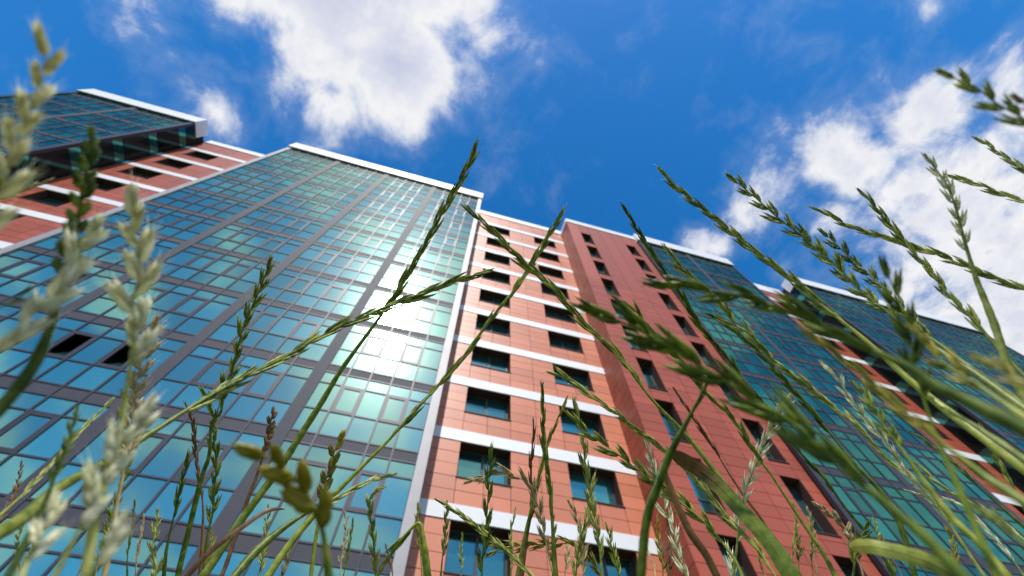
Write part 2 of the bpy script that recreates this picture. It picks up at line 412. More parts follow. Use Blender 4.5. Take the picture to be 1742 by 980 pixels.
# its left return wall, tiled too
f_wr = Facade(t_w, (9.085, D, 0), -math.pi/2)
rows = [BASE] + [z for z in wing_rows(0) if BASE < z < 41.05] + [41.05]
f_wr.many('return_backing', 'backing', [(0.0, D-YW-0.02, -0.40, -0.036, BASE, 41.05)], kind=None)
tiles(f_wr, 'red', [0.0, 0.78, D-YW+0.0], rows, [], 90, 8.0)
f_wr.box('parapet_coping', 'white', 0.0, D-YW-.005, -0.3, 0.055, 41.06, 41.995)

ROWS = (2.42, 1.10, 0.43)      # below the spandrel foot: storey = .58 short + 1.28 tall + 1.01 low + .43 spandrel
def curtain(fc, bays, u_start, npane, pitch, wide, ztop, zlow, sp0, limit, glass='glass', open_cells=(), casement=(1, 3), zvis=7.0, zcut=None):
    """bays of npane panes; sp0 = top of a spandrel band; mullions, transoms, sashes and panes are separate pieces"""
    ends = []
    u = u_start; cells = []
    for b in range(bays):
        if b > 0:
            fc.box('wide_mullion', 'spandrel', u+.002, u+wide-.002, -0.10, 0.010, BASE, ztop); u += wide
        for c in range(npane):
            cells.append((b, c, u, u+pitch))
            if c > 0: fc.box('mullion', 'mullion', u-.030, u+.030, -0.10, 0.012, BASE, ztop)
            u += pitch
    U1 = u
    k0 = int(math.floor((BASE-sp0)/S))
    k1 = int(math.ceil((ztop-sp0)/S))
    panes, spans, trans, sash, opens = [], [], [], [], []
    for k in range(k0, k1+1):
        zt = sp0 + S*k                                 # spandrel top of this level; panes above it
        if BASE < zt < ztop: trans += [zt-.0, zt-.43]
        for zz in (zt+1.01, zt+2.29):
            if BASE < zz < ztop: trans.append(zz)
        for (b, c, a, d) in cells:
            def clampz(z0, z1): return (max(z0, BASE), min(z1, ztop))
            z0, z1 = clampz(zt-.43, zt)
            if z1-z0 > .1: spans.append((a, d, z0, z1))
            for i, (p0, p1) in enumerate(((zt, zt+1.01), (zt+1.01, zt+2.29), (zt+2.29, zt+2.87))):
                z0, z1 = clampz(p0, p1)
                if z1-z0 > .1:
                    if i == 1 and c in casement and z1-z0 > 1.2: sash.append((a, d, z0, z1))
                    if i == 1 and (b, c, k) in open_cells: opens.append((a, d, z0, z1))
                    else: panes.append((a, d, z0, z1))
    for z in sorted(set(round(z, 3) for z in trans)):
        fc.box('transom', 'mullion', u_start, U1, -0.09, 0.006, z-.026, z+.026)
    def r6(q, w0, w1, g): return (q[0]+g, q[1]-g, w0, w1, q[2]+g, q[3]-g)
    for lst, nm, mt, w0, w1, g, tl in ((panes, 'pane', glass, -0.045, -0.022, .012, .0022), (spans, 'spandrel_panel', 'spandrel', -0.04, -0.012, .004, 0)):
        vis = sorted([q for q in lst if q[2] > zvis], key=lambda q: q[2])
        for q in vis[:limit]: fc.box(nm, mt, *r6(q, w0, w1, g), tilt=tl)
        fc.many('distant_'+nm+'s', mt, [r6(q, w0, w1, g) for q in vis[limit:] + [q for q in lst if q[2] <= zvis]], tilt=tl)
    # opening sashes: a proud frame round the pane
    vis = sorted([q for q in sash if q[2] > zvis], key=lambda q: q[2])
    fw = 0.085
    def ring(q):
        a, d, z0, z1 = q; a += .034; d -= .034; z0 += .032; z1 -= .032
        return [(a, d, -.05, .004, z1-fw, z1), (a, d, -.05, .004, z0, z0+fw), (a, a+fw, -.05, .003, z0+fw, z1-fw), (d-fw, d, -.05, .003, z0+fw, z1-fw)]
    for q in vis[:130]:
        rr = ring(q); U, Z = (q[0]+q[1])/2, (q[2]+q[3])/2
        key = ('sash', round(q[1]-q[0], 3), round(q[3]-q[2], 3))
        if key not in _bc: _bc[key] = boxes_mesh('sash', [(((r[0]+r[1])/2-U, -(r[2]+r[3])/2, (r[4]+r[5])/2-Z), (r[1]-r[0], r[3]-r[2], r[5]-r[4])) for r in rr], 'mullion')
        link('sash_frame', _bc[key], fc.t, fc.p(U, 0, Z), fc.a)
    fc.many('distant_sash_frames', 'mullion', [r for q in vis[130:] for r in ring(q)])
    # sashes standing open: the leaf tilts into the dark room
    for q in opens:
        leaf = link('open_sash', box_mesh((q[1]-q[0]-.2, 0.03, q[3]-q[2]-.2), glass), fc.t, fc.p((q[0]+q[1])/2, -.42, (q[2]+q[3])/2+.05), fc.a)
        leaf.rotation_euler = (R_(-28), 0, fc.a)
    return U1

def glass_tower(name, X0, X1, Y, zoff, label, bays, npane, pitch, wide, limit, sp0, trim=0.32, glass='glass', open_cells=(), depth=9.0, zvis=7.0, soffit=1.75, sides=True, trim_mat='mullion'):
    t = thing(name, ((X0+X1)/2, Y+3, 0), label, 'building')
    fc = Facade(t, (0, Y, 0))
    ztop = ROOF + zoff - soffit
    u0 = X0 + trim
    U1 = curtain(fc, bays, u0, npane, pitch, wide, ztop, BASE, sp0+zoff, limit, glass, open_cells, zvis=zvis)
    fc.box('core', 'dark', X0+.12, X1-.12, -depth, -0.75, BASE, ROOF+zoff-.4)
    fc.box('corner_trim', trim_mat, X0, u0-.003, -0.16, 0.05, BASE, ztop)
    fc.box('corner_trim', trim_mat, U1+.003, X1, -0.16, 0.05, BASE, ztop)
    fc.box('cornice', 'white', X0-.05, X1+.05, -1.2, 0.16, ztop+.10, ROOF+zoff)
    fc.box('cornice_soffit', 'frame', X0+.0, X1-.0, -0.7, 0.10, ztop+.003, ztop+.097)
    if sides:
        for sgn in (-1, 1):
            ang = math.pi/2 if sgn > 0 else -math.pi/2
            xx = X1 if sgn > 0 else X0
            org = (xx, Y+0.17, 0) if sgn > 0 else (xx, D, 0)
            fs = Facade(t, org, ang)
            W = D - Y - 0.17
            st, pl = [], []
            k0 = int(math.floor((BASE-sp0-zoff)/S))
            for k in range(k0, 12):
                z = sp0+zoff+S*k
                a, b = max(BASE, z-.43), min(ztop, z+2.0)
                if b-a > .2: pl.append((0.0, W, -.1, -.002, a, b-.004))
                a, b = max(BASE, z+2.0), min(ztop, z+2.87)
                if b-a > .2: st.append((0.0, W, -.1, -.03, a, b-.004))
            for q in pl: fs.box('side_panel', 'glassk', *q)
            for q in st: fs.box('side_pane', 'glassd', *q)
    return t, fc

SP0 = 9.98
glass_tower('glass_tower', -17.42, 0.45, YG, 0.0, 'broad teal glass tower with white cornice and the sun mirrored in it', 4, 5, 0.798, 0.42, 300, SP0,
            open_cells=((1, 1, 0), (1, 3, 0), (0, 3, 1)), trim_mat='alu')
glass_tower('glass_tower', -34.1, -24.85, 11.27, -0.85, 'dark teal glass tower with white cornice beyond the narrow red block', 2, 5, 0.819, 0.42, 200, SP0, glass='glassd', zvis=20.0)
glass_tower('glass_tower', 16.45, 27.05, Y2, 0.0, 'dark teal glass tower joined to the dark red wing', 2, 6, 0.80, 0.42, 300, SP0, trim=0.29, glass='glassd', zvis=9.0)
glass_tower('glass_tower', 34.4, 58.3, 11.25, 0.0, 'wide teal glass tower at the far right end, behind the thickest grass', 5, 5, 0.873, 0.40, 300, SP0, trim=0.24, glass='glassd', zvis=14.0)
#GRASS
# ------------------------------------------------------------------ grasses
PL = {
 'G': mat_plant('green_grass', (0.12, 0.20, 0.006), (0.50, 0.52, 0.10)),
 'D': mat_plant('dark_green_grass', (0.06, 0.12, 0.005), (0.27, 0.34, 0.04)),
 'Y': mat_plant('yellow_green_grass', (0.24, 0.31, 0.018), (0.70, 0.68, 0.24)),
 'P': mat_plant('pale_cream_grass', (0.82, 0.79, 0.46), (0.96, 0.93, 0.78), trans=0.5),
 'B': mat_plant('reddish_brown_grass', (0.12, 0.055, 0.018), (0.30, 0.16, 0.06), trans=0.25),
 'S': mat_plant('dry_straw_grass', (0.40, 0.28, 0.12), (0.70, 0.56, 0.30), trans=0.3),
 'O': mat_plant('olive_grass', (0.27, 0.25, 0.014), (0.56, 0.46, 0.07)),
}
STEMMAT = {'G': 'G', 'D': 'D', 'Y': 'G', 'P': 'Y', 'B': 'B', 'S': 'S', 'O': 'G'}
def ray(x, y):
    return (FW + RT*((x-CX)/F_PX) - UP*((y-CY)/F_PX)).normalized()

def floret(v, f, base, tip, side, flat, w, t, seg=6):
    """one pointed scale from base to tip"""
    prof = ((0.0, 0.25), (0.18, 0.85), (0.42, 1.0), (0.70, 0.66), (0.90, 0.22))
    n0 = len(v); ax = tip-base
    for (s, r) in prof:
        c = base + ax*s + side*(0.035*math.sin(s*math.pi))*ax.length
        for k in range(seg):
            a = 2*math.pi*k/seg
            v.append(tuple(c + side*(math.cos(a)*w*r) + flat*(math.sin(a)*t*r)))
    v.append(tuple(tip)); ti = len(v)-1
    for i in range(len(prof)-1):
        for k in range(seg):
            a = n0+i*seg+k; b = n0+i*seg+(k+1) % seg
            f.append((a, b, b+seg, a+seg))
    l = n0+(len(prof)-1)*seg
    for k in range(seg): f.append((l+k, l+(k+1) % seg, ti))
    f.append(tuple(n0+k for k in reversed(range(seg))))
def spikelet_mesh(kind, seed, mat):
    rnd = random.Random(seed); v, f = [], []
    X, Yv = Vector((1, 0, 0)), Vector((0, 1, 0))
    if kind == 'tight': n, spread, w, t, fl, awn = 7, 0.046, .046, .034, .50, .08
    elif kind == 'open': n, spread, w, t, fl, awn = 7, 0.085, .052, .040, .46, .18
    elif kind == 'fat': n, spread, w, t, fl, awn = 9, 0.12, .085, .075, .44, .30
    else: n, spread, w, t, fl, awn = 4, 0.10, .16, .13, .66, .0      # bud
    for i in range(n):
        s = 1 if i % 2 == 0 else -1
        z0 = (i/(n-1))*(1-fl) if n > 1 else 0
        wob = rnd.uniform(-.06, .06)
        b = Vector((s*0.015, wob*.3, z0)); k = 1-0.35*i/n
        tp = Vector((s*spread*(0.5+0.5*k)+rnd.uniform(-.02, .02), wob, z0+fl*rnd.uniform(.92, 1.08)))
        if i == n-1: tp.x *= .3
        sd = Vector((math.cos(wob*3), math.sin(wob*3), 0)); fl_ = Vector((-sd.y, sd.x, 0))
        floret(v, f, b, tp, sd*s, fl_*s, w*k**.5, t*k**.5)
        if awn:
            d = (tp-b).normalized(); m = len(v)
            e = tp + d*awn*rnd.uniform(.5, 1.4) + Vector((s*.04, wob, 0))
            v += [tuple(tp+X*.006), tuple(tp-X*.006), tuple(tp+Yv*.006), tuple(e)]
            f += [(m, m+1, m+3), (m+1, m+2, m+3), (m+2, m, m+3)]
    return mesh('spikelet', v, f, PL[mat], True)
_sp = {}
def spikelet(kind, mat):
    k = (kind, mat, random.randrange(4))
    if k not in _sp: _sp[k] = spikelet_mesh(kind, hash(kind) % 97 + k[2]*13 if False else {'tight': 1, 'open': 2, 'fat': 3, 'bud': 4}[kind]*100 + k[2], mat)
    return _sp[k]

def catmull(pts, per=5):
    out = []
    P = [pts[0]*2-pts[1]] + pts + [pts[-1]*2-pts[-2]]
    for i in range(1, len(P)-2):
        for k in range(per):
            t = k/per; a, b, c, d = P[i-1], P[i], P[i+1], P[i+2]
            out.append(0.5*((2*b) + (c-a)*t + (2*a-5*b+4*c-d)*t*t + (3*b-a-3*c+d)*t**3))
    out.append(pts[-1]); return out
def tube(pts, rads, seg=6):
    v, f = [], []
    n = len(pts); ref = Vector((0.3, 0.9, 0.1))
    for i, p in enumerate(pts):
        tg = (pts[min(i+1, n-1)]-pts[max(i-1, 0)]).normalized()
        a = tg.cross(ref).normalized(); b = tg.cross(a)
        for k in range(seg):
            an = 2*math.pi*k/seg; v.append(tuple(p + (a*math.cos(an)+b*math.sin(an))*rads[i]))
    for i in range(n-1):
        for k in range(seg):
            q = i*seg+k; w = i*seg+(k+1) % seg; f.append((q, w, w+seg, q+seg))
    f.append(tuple(range(seg))); f.append(tuple(reversed(range((n-1)*seg, n*seg))))
    return v, f
def place(path, d0, d1):
    """photo directions -> points in the grass at hand-set distances, then on down to the root in the ground"""
    L = [0]
    for a, b in zip(path[:-1], path[1:]): L.append(L[-1]+math.hypot(b[0]-a[0], b[1]-a[1]))
    vis = [CAM + ray(*q)*(d0+(d1-d0)*l/L[-1]) for q, l in zip(path, L)]
    e = vis[-1]; h = Vector((e.x, e.y, 0)); hl = h.length
    drop = (vis[-1]-vis[-2]).normalized()
    out = h.normalized() if hl > 1e-4 else Vector((0, 1, 0))
    run = min(0.10, 0.25*max(e.z, 0.03)) + 0.015
    root = Vector((e.x, e.y, 0)) + out*run + Vector((drop.x, drop.y, 0))*0.02
    root.z = -0.004
    mid = e.lerp(root, 0.5) + drop*0.012
    return vis, [mid, root], L
def grass(code, kind, d0, d1, sp, frac, w, path, label, name='ryegrass', group=None, step=0.42, ang=None):
    vis, down, L = place(path, d0, d1)
    cv = catmull(vis, 5); nvis = len(cv)
    full = cv + catmull([cv[-1]] + down, 5)[1:]
    n = len(full)
    dist = [0.0]
    for a, b in zip(full[:-1], full[1:]): dist.append(dist[-1]+(b-a).length)
    root = full[-1]
    t = thing(name, tuple(root), label, 'grass', group)
    offax = lambda p: max(0.35, (p-CAM).normalized().dot(FW))**1.5     # wide lens: things off axis draw larger
    r1 = 0.5*w*d1/F_PX*sum(offax(p) for p in vis)/len(vis)
    sp_end = dist[nvis-1]*frac
    def rr(s):
        k = s/max(sp_end, 1e-6)
        return r1*0.85*((0.22+0.28*k) if k < 1 else 0.50+0.50*min(1, (s-sp_end)/(0.25*dist[nvis-1]+1e-6)))
    rad = [rr(s)*(1+0.06*math.sin(s*900)) for s in dist]
    v, f = tube([p-root for p in full], rad)
    link('stem', mesh('stem', v, f, PL[STEMMAT[code]], True), t)
    # spikelets alternate along the upper part
    slen0 = sp*(d0+d1)/2/F_PX; slen = slen0*offax(vis[0])
    end = dist[nvis-1]*frac
    s, i, sgn = slen*0.62, 0, 1
    base_side = None
    an0 = ang if ang is not None else {'tight': .11, 'open': .27, 'fat': .36, 'bud': .40}[kind]
    def at(s):
        j = 0
        while j < n-2 and dist[j+1] < s: j += 1
        u = (s-dist[j])/max(1e-9, dist[j+1]-dist[j])
        return full[j].lerp(full[j+1], u), (full[j]-full[j+1]).normalized()
    first = True
    twist = random.uniform(-.6, .6)
    while s < end:
        p, tg = at(s); slen = slen0*offax(p)
        view = (p-CAM).normalized()
        side = tg.cross(view).normalized()
        side = Matrix.Rotation(twist + random.gauss(0, .25), 3, tg) @ side
        twist += random.gauss(0, .08)
        a = 0.03 if first else an0*random.uniform(.7, 1.3)
        d = (tg*math.cos(a) + side*sgn*math.sin(a)).normalized()
        x = side*sgn - d*(side*sgn).dot(d); x.normalize(); y = d.cross(x)
        k = slen*random.uniform(.85, 1.12)*(0.75+0.25*min(1, s/(slen*3)))
        o = link('spikelet', spikelet(kind, code), t)
        m = Matrix((x, y, d)).transposed().to_4x4()
        m = m @ Matrix.Diagonal((k, k, k, 1)); m.translation = p-root
        o.matrix_local = m
        first = False
        s += slen*step*random.uniform(.88, 1.12); sgn = -sgn
    return t
def blade(code, d0, d1, w, path, label=None, thingy=None, tipcode=None, tipfrac=0.0, name='grass_blade', taper=True, fold=0.14):
    """a leaf: folded strip with thickness, reaching the ground"""
    vis, down, L = place(path, d0, d1)
    cv = catmull(vis, 5); nv = len(cv)
    full = cv + catmull([cv[-1]] + down, 5)[1:]
    root = full[-1]
    t = thingy or thing(name, tuple(root), label, 'grass')
    org = t.location
    v, f, mi = [], [], []; n = len(full)
    hw0 = 0.5*w*(d0+d1)/2/F_PX*max(.35, (vis[len(vis)//2]-CAM).normalized().dot(FW))**1.5
    sec = [(j/8, fold*(j/8)**2 + (0.035 if j % 2 else -0.02) - (0.06 if j == 0 else 0)) for j in range(-8, 9)]; m = len(sec)
    for off in (0.0, 0.00022):
        b0 = len(v)
        for i, p in enumerate(full):
            tg = (full[max(i-1, 0)]-full[min(i+1, n-1)]).normalized()
            view = (p-CAM).normalized()
            sd = tg.cross(view).normalized()
            sd = Matrix.Rotation(0.5*math.sin(i*0.13+w), 3, tg) @ sd; nm = sd.cross(tg).normalized()
            s = i/(nv-1)
            hw = hw0*(min(1, (s*4+.03)**.7) if taper else min(1, .55+s*4))*(1 if s <= 1 else max(.3, 1.0-(i-nv)/(n-nv)*.7))
            q = p-Vector(org)
            for (a, b) in sec:
                e = 1 + (0.03*math.sin(i*1.7+a*2) if abs(a) == 1 else 0)
                v.append(tuple(q + sd*hw*a*e + nm*(hw*b+off)))
        for i in range(n-1):
            for k in range(m-1):
                a = b0+i*m+k; f.append((a, a+1, a+1+m, a+m) if off == 0 else (a, a+m, a+m+1, a+1))
                mi.append(1 if (tipcode and i/(nv-1) + 0.10*math.sin(k*2.1) < tipfrac) else 0)
    me = mesh('leaf', v, f, PL[code], True)
    if tipcode:
        me.materials.append(PL[tipcode]); me.polygons.foreach_set('material_index', mi)
    link('leaf', me, t)
    return t
def P(s): return [tuple(float(c) for c in q.split(',')) for q in s.split()]
# code, kind, distance at tip, at frame edge, spikelet px, share of stem with spikelets, stem px, path, label
ST = [
 ('P','fat',.135,.135,60,1,9,'62,52 78,100 72,132 48,190 22,245 5,310 -25,400','fat cream-coloured seed head rising past the cornice of the far left tower'),
 ('D','bud',.165,.15,34,.55,19,'157,215 152,265 141,320 133,370 120,425 102,490 85,560 55,625 5,690 -30,720','dark green knobbly head with a thick stem in front of the narrow red block'),
 ('P','fat',.15,.14,58,1,9,'172,368 150,405 132,428 118,462 95,500 60,530 10,585 -25,610','pale yellow-green head with spreading spikelets twined round the dark knobbly head'),
 ('P','fat',.155,.135,60,.52,15,'228,325 224,380 236,425 238,470 225,520 232,560 222,620 212,690 198,760 168,850 145,985','upright pale green head with plump spikelets and a blurred stem'),
 ('S','fat',.24,.22,34,.62,8,'270,540 252,580 234,640 222,700 212,790 195,880 178,985','fuzzy tan and cream head touching the upright pale green head'),
 ('P','fat',.14,.13,72,.8,12,'266,670 236,715 200,765 170,830 120,930 88,990','broad pale blurred head leaning over the long arching stem'),
 ('P','fat',.12,.12,70,1,16,'224,868 190,915 148,990','very blurred pale yellow head rising just above the ground litter'),
 ('D','open',.20,.18,34,.5,12,'132,690 118,745 100,790 75,860 40,930 8,990','dark green head with small yellow anthers before the lower glass panes'),
 ('Y','tight',.30,.26,30,.85,8,'192,678 140,730 95,780 40,840 -15,890','slim straw-tipped stem leaning under the dark green anther head'),
 ('B','open',.35,.33,18,1,5,'37,785 27,835 8,872 -15,900','tiny brown twig-like head beside the slim straw-tipped stem'),
 ('S','tight',.30,.30,26,1,4,'90,304 52,318 12,334 -25,346','thin straw-coloured spike lying across the white bands of the narrow red block'),
 ('D','tight',.16,.16,40,1,10,'50,488 20,514 -25,528','short dark green spike before the left edge of the sunlit glass tower'),
 ('P','fat',.15,.14,55,.8,16,'98,838 76,895 48,955 30,995','stubby pale green head with a tan side, low among the blurred heads'),
 ('G','tight',.36,.19,62,.72,17,'838,460 760,483 700,507 640,530 560,565 480,610 400,650 330,690 260,735 180,785 100,830 40,880 -20,918','long arching green stem bowed across the whole sunlit glass tower'),
 ('G','tight',.36,.30,44,.48,11,'808,243 797,280 770,330 745,375 715,430 690,470 660,520 620,575 580,630 550,680 515,735 480,790 440,845 400,900 360,960 340,990','tall straight green stem whose tip stands above the cornice of the sunlit tower'),
 ('G','tight',.37,.30,44,.70,10,'957,358 940,390 905,450 870,500 830,550 790,605 750,650 700,705 660,750 620,790 580,830 540,870 490,930 450,990','tall green stem crossing the corner trim of the sunlit tower, tip above the salmon roof'),
 ('G','tight',.34,.28,46,.62,10,'795,348 812,370 850,405 895,450 940,490 985,540 1014,571 1056,609 1106,676 1167,740 1221,809 1271,879 1330,960 1348,990','green stem crossing another in an X before the salmon windows'),
 ('Y','tight',.34,.31,36,1,7,'930,632 965,645 1000,670 1046,701 1085,732 1132,767 1167,798 1201,836 1240,887 1287,933 1325,990','yellowish stem sloping from the salmon wall down across the dark red wing'),
 ('Y','tight',.36,.34,30,1,8,'740,848 790,880 822,907 870,945 915,992','yellow-green spike slanting over the lowest white band and window'),
 ('D','open',.36,.35,38,1,6,'836,760 835,778 833,800 830,850 828,880 824,920 820,960 820,990','upright dark green spike with alternate pointed spikelets before the paired windows'),
 ('B','tight',.40,.38,30,.7,8,'907,714 907,740 903,800 905,860 895,920 885,990','brownish upright spike before the salmon wall'),
 ('G','tight',.39,.37,32,.75,9,'924,650 922,670 924,700 925,750 932,800 938,860 945,990','straight green spike standing tallest in the cluster before the salmon wall'),
 ('O','tight',.40,.38,32,.7,8,'966,673 950,710 930,760 915,820 900,880 890,930 880,990','olive spike leaning across the straight green spike'),
 ('Y','open',.39,.37,30,.9,7,'978,675 980,700 992,745 995,790 1003,830 1008,870 1020,930 1025,990','loose yellowish spike before the right hand salmon windows'),
 ('G','open',.34,.30,40,.9,8,'962,700 975,712 1000,736 1058,778 1097,809 1155,852 1205,895 1248,949 1266,990','green drooping spike with paired dark spikelets over the wing return wall'),
 ('S','open',.41,.40,24,1,5,'966,850 978,875 988,905 992,950 990,990','small pinkish straw head low before the second window column'),
 ('Y','open',.39,.38,28,1,6,'1012,808 1003,845 997,880 985,930 978,990','pale green feathery head low before the second window column'),
 ('G','open',.39,.38,26,1,5,'1030,888 1036,910 1043,940 1052,975 1058,992','short green spike by the foot of the wing return wall'),
 ('S','open',.37,.37,27,.85,4,'789,822 822,811 850,802 880,812 900,825 912,850 922,890 932,940 944,990','dry straw stem bending over with nodding white spikelets'),
 ('O','open',.41,.41,28,1,4,'827,945 860,932 895,928 950,925 985,930 1030,990','thin olive stem lying sideways through the upright cluster'),
 ('G','tight',.34,.33,36,.55,12,'637,988 665,942 690,910 713,890 719,915 724,950 728,990','kinked green stem folded over in a sharp elbow beside the corner trim'),
 ('Y','open',.36,.36,26,1,7,'657,828 632,843 628,865 633,900 638,950 640,990','small upright green stem with curled husks at its top'),
 ('B','bud',.38,.36,18,.32,7,'466,692 461,715 456,745 440,800 425,840 405,900 385,960 372,990','reddish brown stem with a tight brown tip before the lower panes'),
 ('O','bud',.36,.35,23,.5,6,'585,735 570,765 565,790 555,815 550,840 545,870 535,930 528,990','small head of round brown-tipped buds before the lower panes'),
 ('O','bud',.125,.13,62,.75,16,'405,768 445,775 480,795 515,830 535,870 550,910 560,990','large blurred olive bud cluster hanging before the lower panes'),
 ('Y','tight',.30,.25,40,.55,13,'675,806 640,815 604,830 557,856 514,877 471,907 428,946 392,990','bright green stem with a feathery tip crossing under the bud clusters'),
 ('G','open',.37,.36,31,.55,8,'462,437 447,480 432,515 418,545 405,590 395,630 382,660 376,700 360,720 356,774 343,813 321,903 308,955 300,990','green spike with reddish tip and alternate spikelets before the glass grid'),
 ('B','tight',.38,.37,22,.6,6,'315,684 328,718 332,766 338,808 345,856 345,903 340,990','thin rusty red stem tangled with green ones before the lower glass'),
 ('G','open',.37,.36,30,.75,8,'343,661 362,705 364,753 368,791 364,838 362,870 353,916 346,990','bushy green spike tangled with the rusty red stem'),
 ('D','tight',.38,.37,34,.6,6,'320,770 315,800 306,834 296,877 283,937 278,990','thin blackish green spike with a pale tip beside the bushy spike'),
 ('Y','open',.37,.36,28,1,6,'268,866 266,898 259,933 266,967 262,992','short light green sprig with few spikelets low before the glass'),
 ('S','open',.40,.40,22,1,4,'506,918 491,943 480,990','short dry straw head under the brown curled leaf'),
 ('G','open',.33,.32,26,.9,5,'222,765 214,806 199,847 188,890 172,990','thin green sprig standing behind the blurred pale heads'),
 ('D','tight',.20,.19,40,.2,13,'1203,650 1186,685 1163,728 1139,774 1120,825 1104,867 1095,922 1090,990','thick bare dark stem curving up before the foot of the dark red wing'),
 ('P','open',.39,.37,28,1,5,'1097,743 1102,763 1110,790 1119,820 1128,848 1134,879 1145,898 1150,930 1157,955 1172,992','pale green head behind the thick bare stem'),
 ('P','open',.37,.36,30,.85,6,'1353,674 1337,685 1314,724 1298,759 1287,786 1275,817 1267,840 1258,883 1254,926 1246,990','pale cream head leaning rightwards across the windows of the dark red wing'),
 ('B','tight',.39,.37,26,.45,5,'1145,658 1167,693 1194,732 1217,767 1240,805 1263,840 1300,890 1352,990','thin pinkish stem with sparse spikelets before the dark red wing'),
 ('G','tight',.34,.22,46,.62,12,'1119,283 1144,312 1177,341 1211,368 1244,395 1270,416 1295,437 1324,458 1357,483 1395,517 1434,548 1476,582 1540,640 1600,690 1760,810','long dark-edged green spike whose tip stands free against blue sky'),
 ('G','open',.32,.21,44,.66,11,'1236,296 1261,316 1295,345 1328,374 1361,399 1400,431 1434,464 1467,498 1505,527 1534,552 1568,573 1601,598 1660,636 1765,712','bushy green spike rising before the small cloud beside the second glass tower'),
 ('D','tight',.40,.36,34,.85,7,'1060,350 1077,379 1098,412 1127,458 1144,483 1165,512 1186,546 1211,580 1244,617 1270,655 1327,724 1349,755 1376,786 1408,821 1435,860 1470,902 1497,937 1527,992','very long thin dark spike running down the joint of wing and second glass tower'),
 ('Y','tight',.36,.31,42,.9,9,'1129,414 1144,437 1169,467 1194,487 1215,508 1236,529 1253,554 1278,571 1303,600 1336,630 1370,655 1412,689 1458,724 1497,767 1524,794 1559,821 1605,867 1652,910 1691,949 1726,990','long light green braided spike across the second glass tower'),
 ('D','tight',.37,.34,34,.6,8,'1202,533 1236,552 1270,580 1303,612 1350,665 1400,722 1450,785 1497,835 1530,890 1560,992','dark green spike running just under the light braided spike'),
 ('D','open',.16,.13,92,.7,20,'1094,483 1136,485 1186,492 1232,498 1278,508 1328,525 1365,541 1400,555 1446,582 1497,602 1551,628 1594,658 1652,685 1765,742','large blurred green spike with a whitish tip reaching over the wing windows'),
 ('D','open',.15,.125,104,.85,22,'985,517 1023,533 1069,554 1106,571 1148,596 1194,624 1244,655 1290,685 1342,716 1400,763 1458,817 1497,848 1543,887 1582,922 1621,964 1645,992','largest blurred dark spike reaching from lawn to the salmon wall'),
 ('O','tight',.17,.14,72,.7,15,'1362,560 1405,590 1458,631 1497,666 1543,705 1594,747 1644,786 1691,821 1765,868','blurred olive stem before the far red block'),
 ('P','open',.28,.22,36,.42,13,'1572,262 1589,284 1610,314 1624,347 1635,389 1647,431 1660,473 1677,515 1693,556 1706,598 1720,636 1765,715','upright stem with a cream tip standing against the big white cloud'),
 ('G','tight',.33,.26,44,.8,10,'1459,320 1484,347 1509,376 1534,406 1555,431 1585,464 1610,498 1635,523 1660,548 1681,573 1710,607 1765,660','smooth twisted green spike bending before the big white cloud'),
 ('Y','tight',.35,.32,44,1,7,'1384,353 1417,370 1451,387 1488,399 1526,410 1560,422 1601,435 1635,450 1668,462 1702,477 1770,502','silvery green braided spike lying nearly level before the white cloud'),
 ('Y','tight',.36,.34,40,1,7,'1608,298 1643,307 1677,318 1710,332 1770,350','silvery spike touching the cream-tipped stem'),
 ('Y','tight',.36,.34,38,1,7,'1656,234 1681,247 1710,268 1770,306','short silvery spike with a blunt tip high against the cloud'),
 ('G','open',.20,.18,58,1,9,'1592,118 1630,135 1665,152 1695,176 1730,195 1790,235','coarse green spike highest of all against the sky'),
 ('B','open',.20,.19,44,1,8,'1722,160 1748,180 1800,215','rust-tipped spike beside the coarse green one'),
 ('D','open',.31,.22,40,.66,10,'1392,389 1413,406 1434,427 1455,448 1480,468 1501,489 1518,506 1551,544 1576,569 1610,594 1660,632 1765,705','dark bushy spike next to the bushy green spike'),
 ('D','open',.18,.15,66,.55,11,'1497,436 1513,473 1528,515 1543,552 1551,586 1556,620 1572,680 1600,760 1640,850 1700,990','blurred dark upright spike crossing the far right glass tower'),
 ('O','open',.17,.15,66,.7,12,'1551,552 1585,598 1613,623 1652,646 1691,674 1765,725','blurred yellow-brown spike before the far right glass tower'),
 ('O','open',.14,.13,72,1,12,'1652,602 1691,623 1765,662','blurred tan-tipped head beside the thick stem knots'),
 ('P','open',.31,.29,28,.8,6,'1398,612 1410,633 1425,643 1439,670 1458,693 1478,720 1505,750 1540,800 1600,870 1680,990','pale budded head before the middle of the second glass tower'),
 ('G','open',.23,.20,44,.45,12,'1447,648 1470,672 1489,697 1509,732 1536,767 1559,801 1582,832 1605,863 1636,898 1668,926 1715,985','stout green stem with a pale tufted tip beside the pale budded head'),
 ('G','tight',.38,.36,28,.6,5,'1547,734 1575,751 1606,775 1640,803 1690,850 1765,915','thin green wisp before the foot of the second glass tower'),
 ('Y','tight',.35,.32,38,.9,8,'1551,782 1594,821 1636,848 1671,867 1706,891 1765,935','light green spike low at the foot of the second glass tower'),
 ('D','open',.16,.15,72,.6,13,'1652,848 1691,887 1730,918 1780,955','blurred dark spike lowest among the thick stems'),
 ('G','tight',.34,.32,34,.8,7,'1667,720 1679,751 1698,786 1718,817 1733,848 1765,905','upright green spike before the lowest bands of the far red block'),
 ('Y','tight',.20,.18,50,.3,14,'1613,697 1652,720 1691,747 1770,800','bright green blurred stem over the far red block'),
 ('S','bud',.37,.36,20,.8,5,'1385,856 1408,871 1427,887 1443,906 1460,950 1472,992','little tan twig head beside the broad torn leaf'),
 ('D','open',.36,.35,34,.8,6,'1482,884 1470,905 1458,935 1450,990','short dark drooping spike behind the broad torn leaf'),
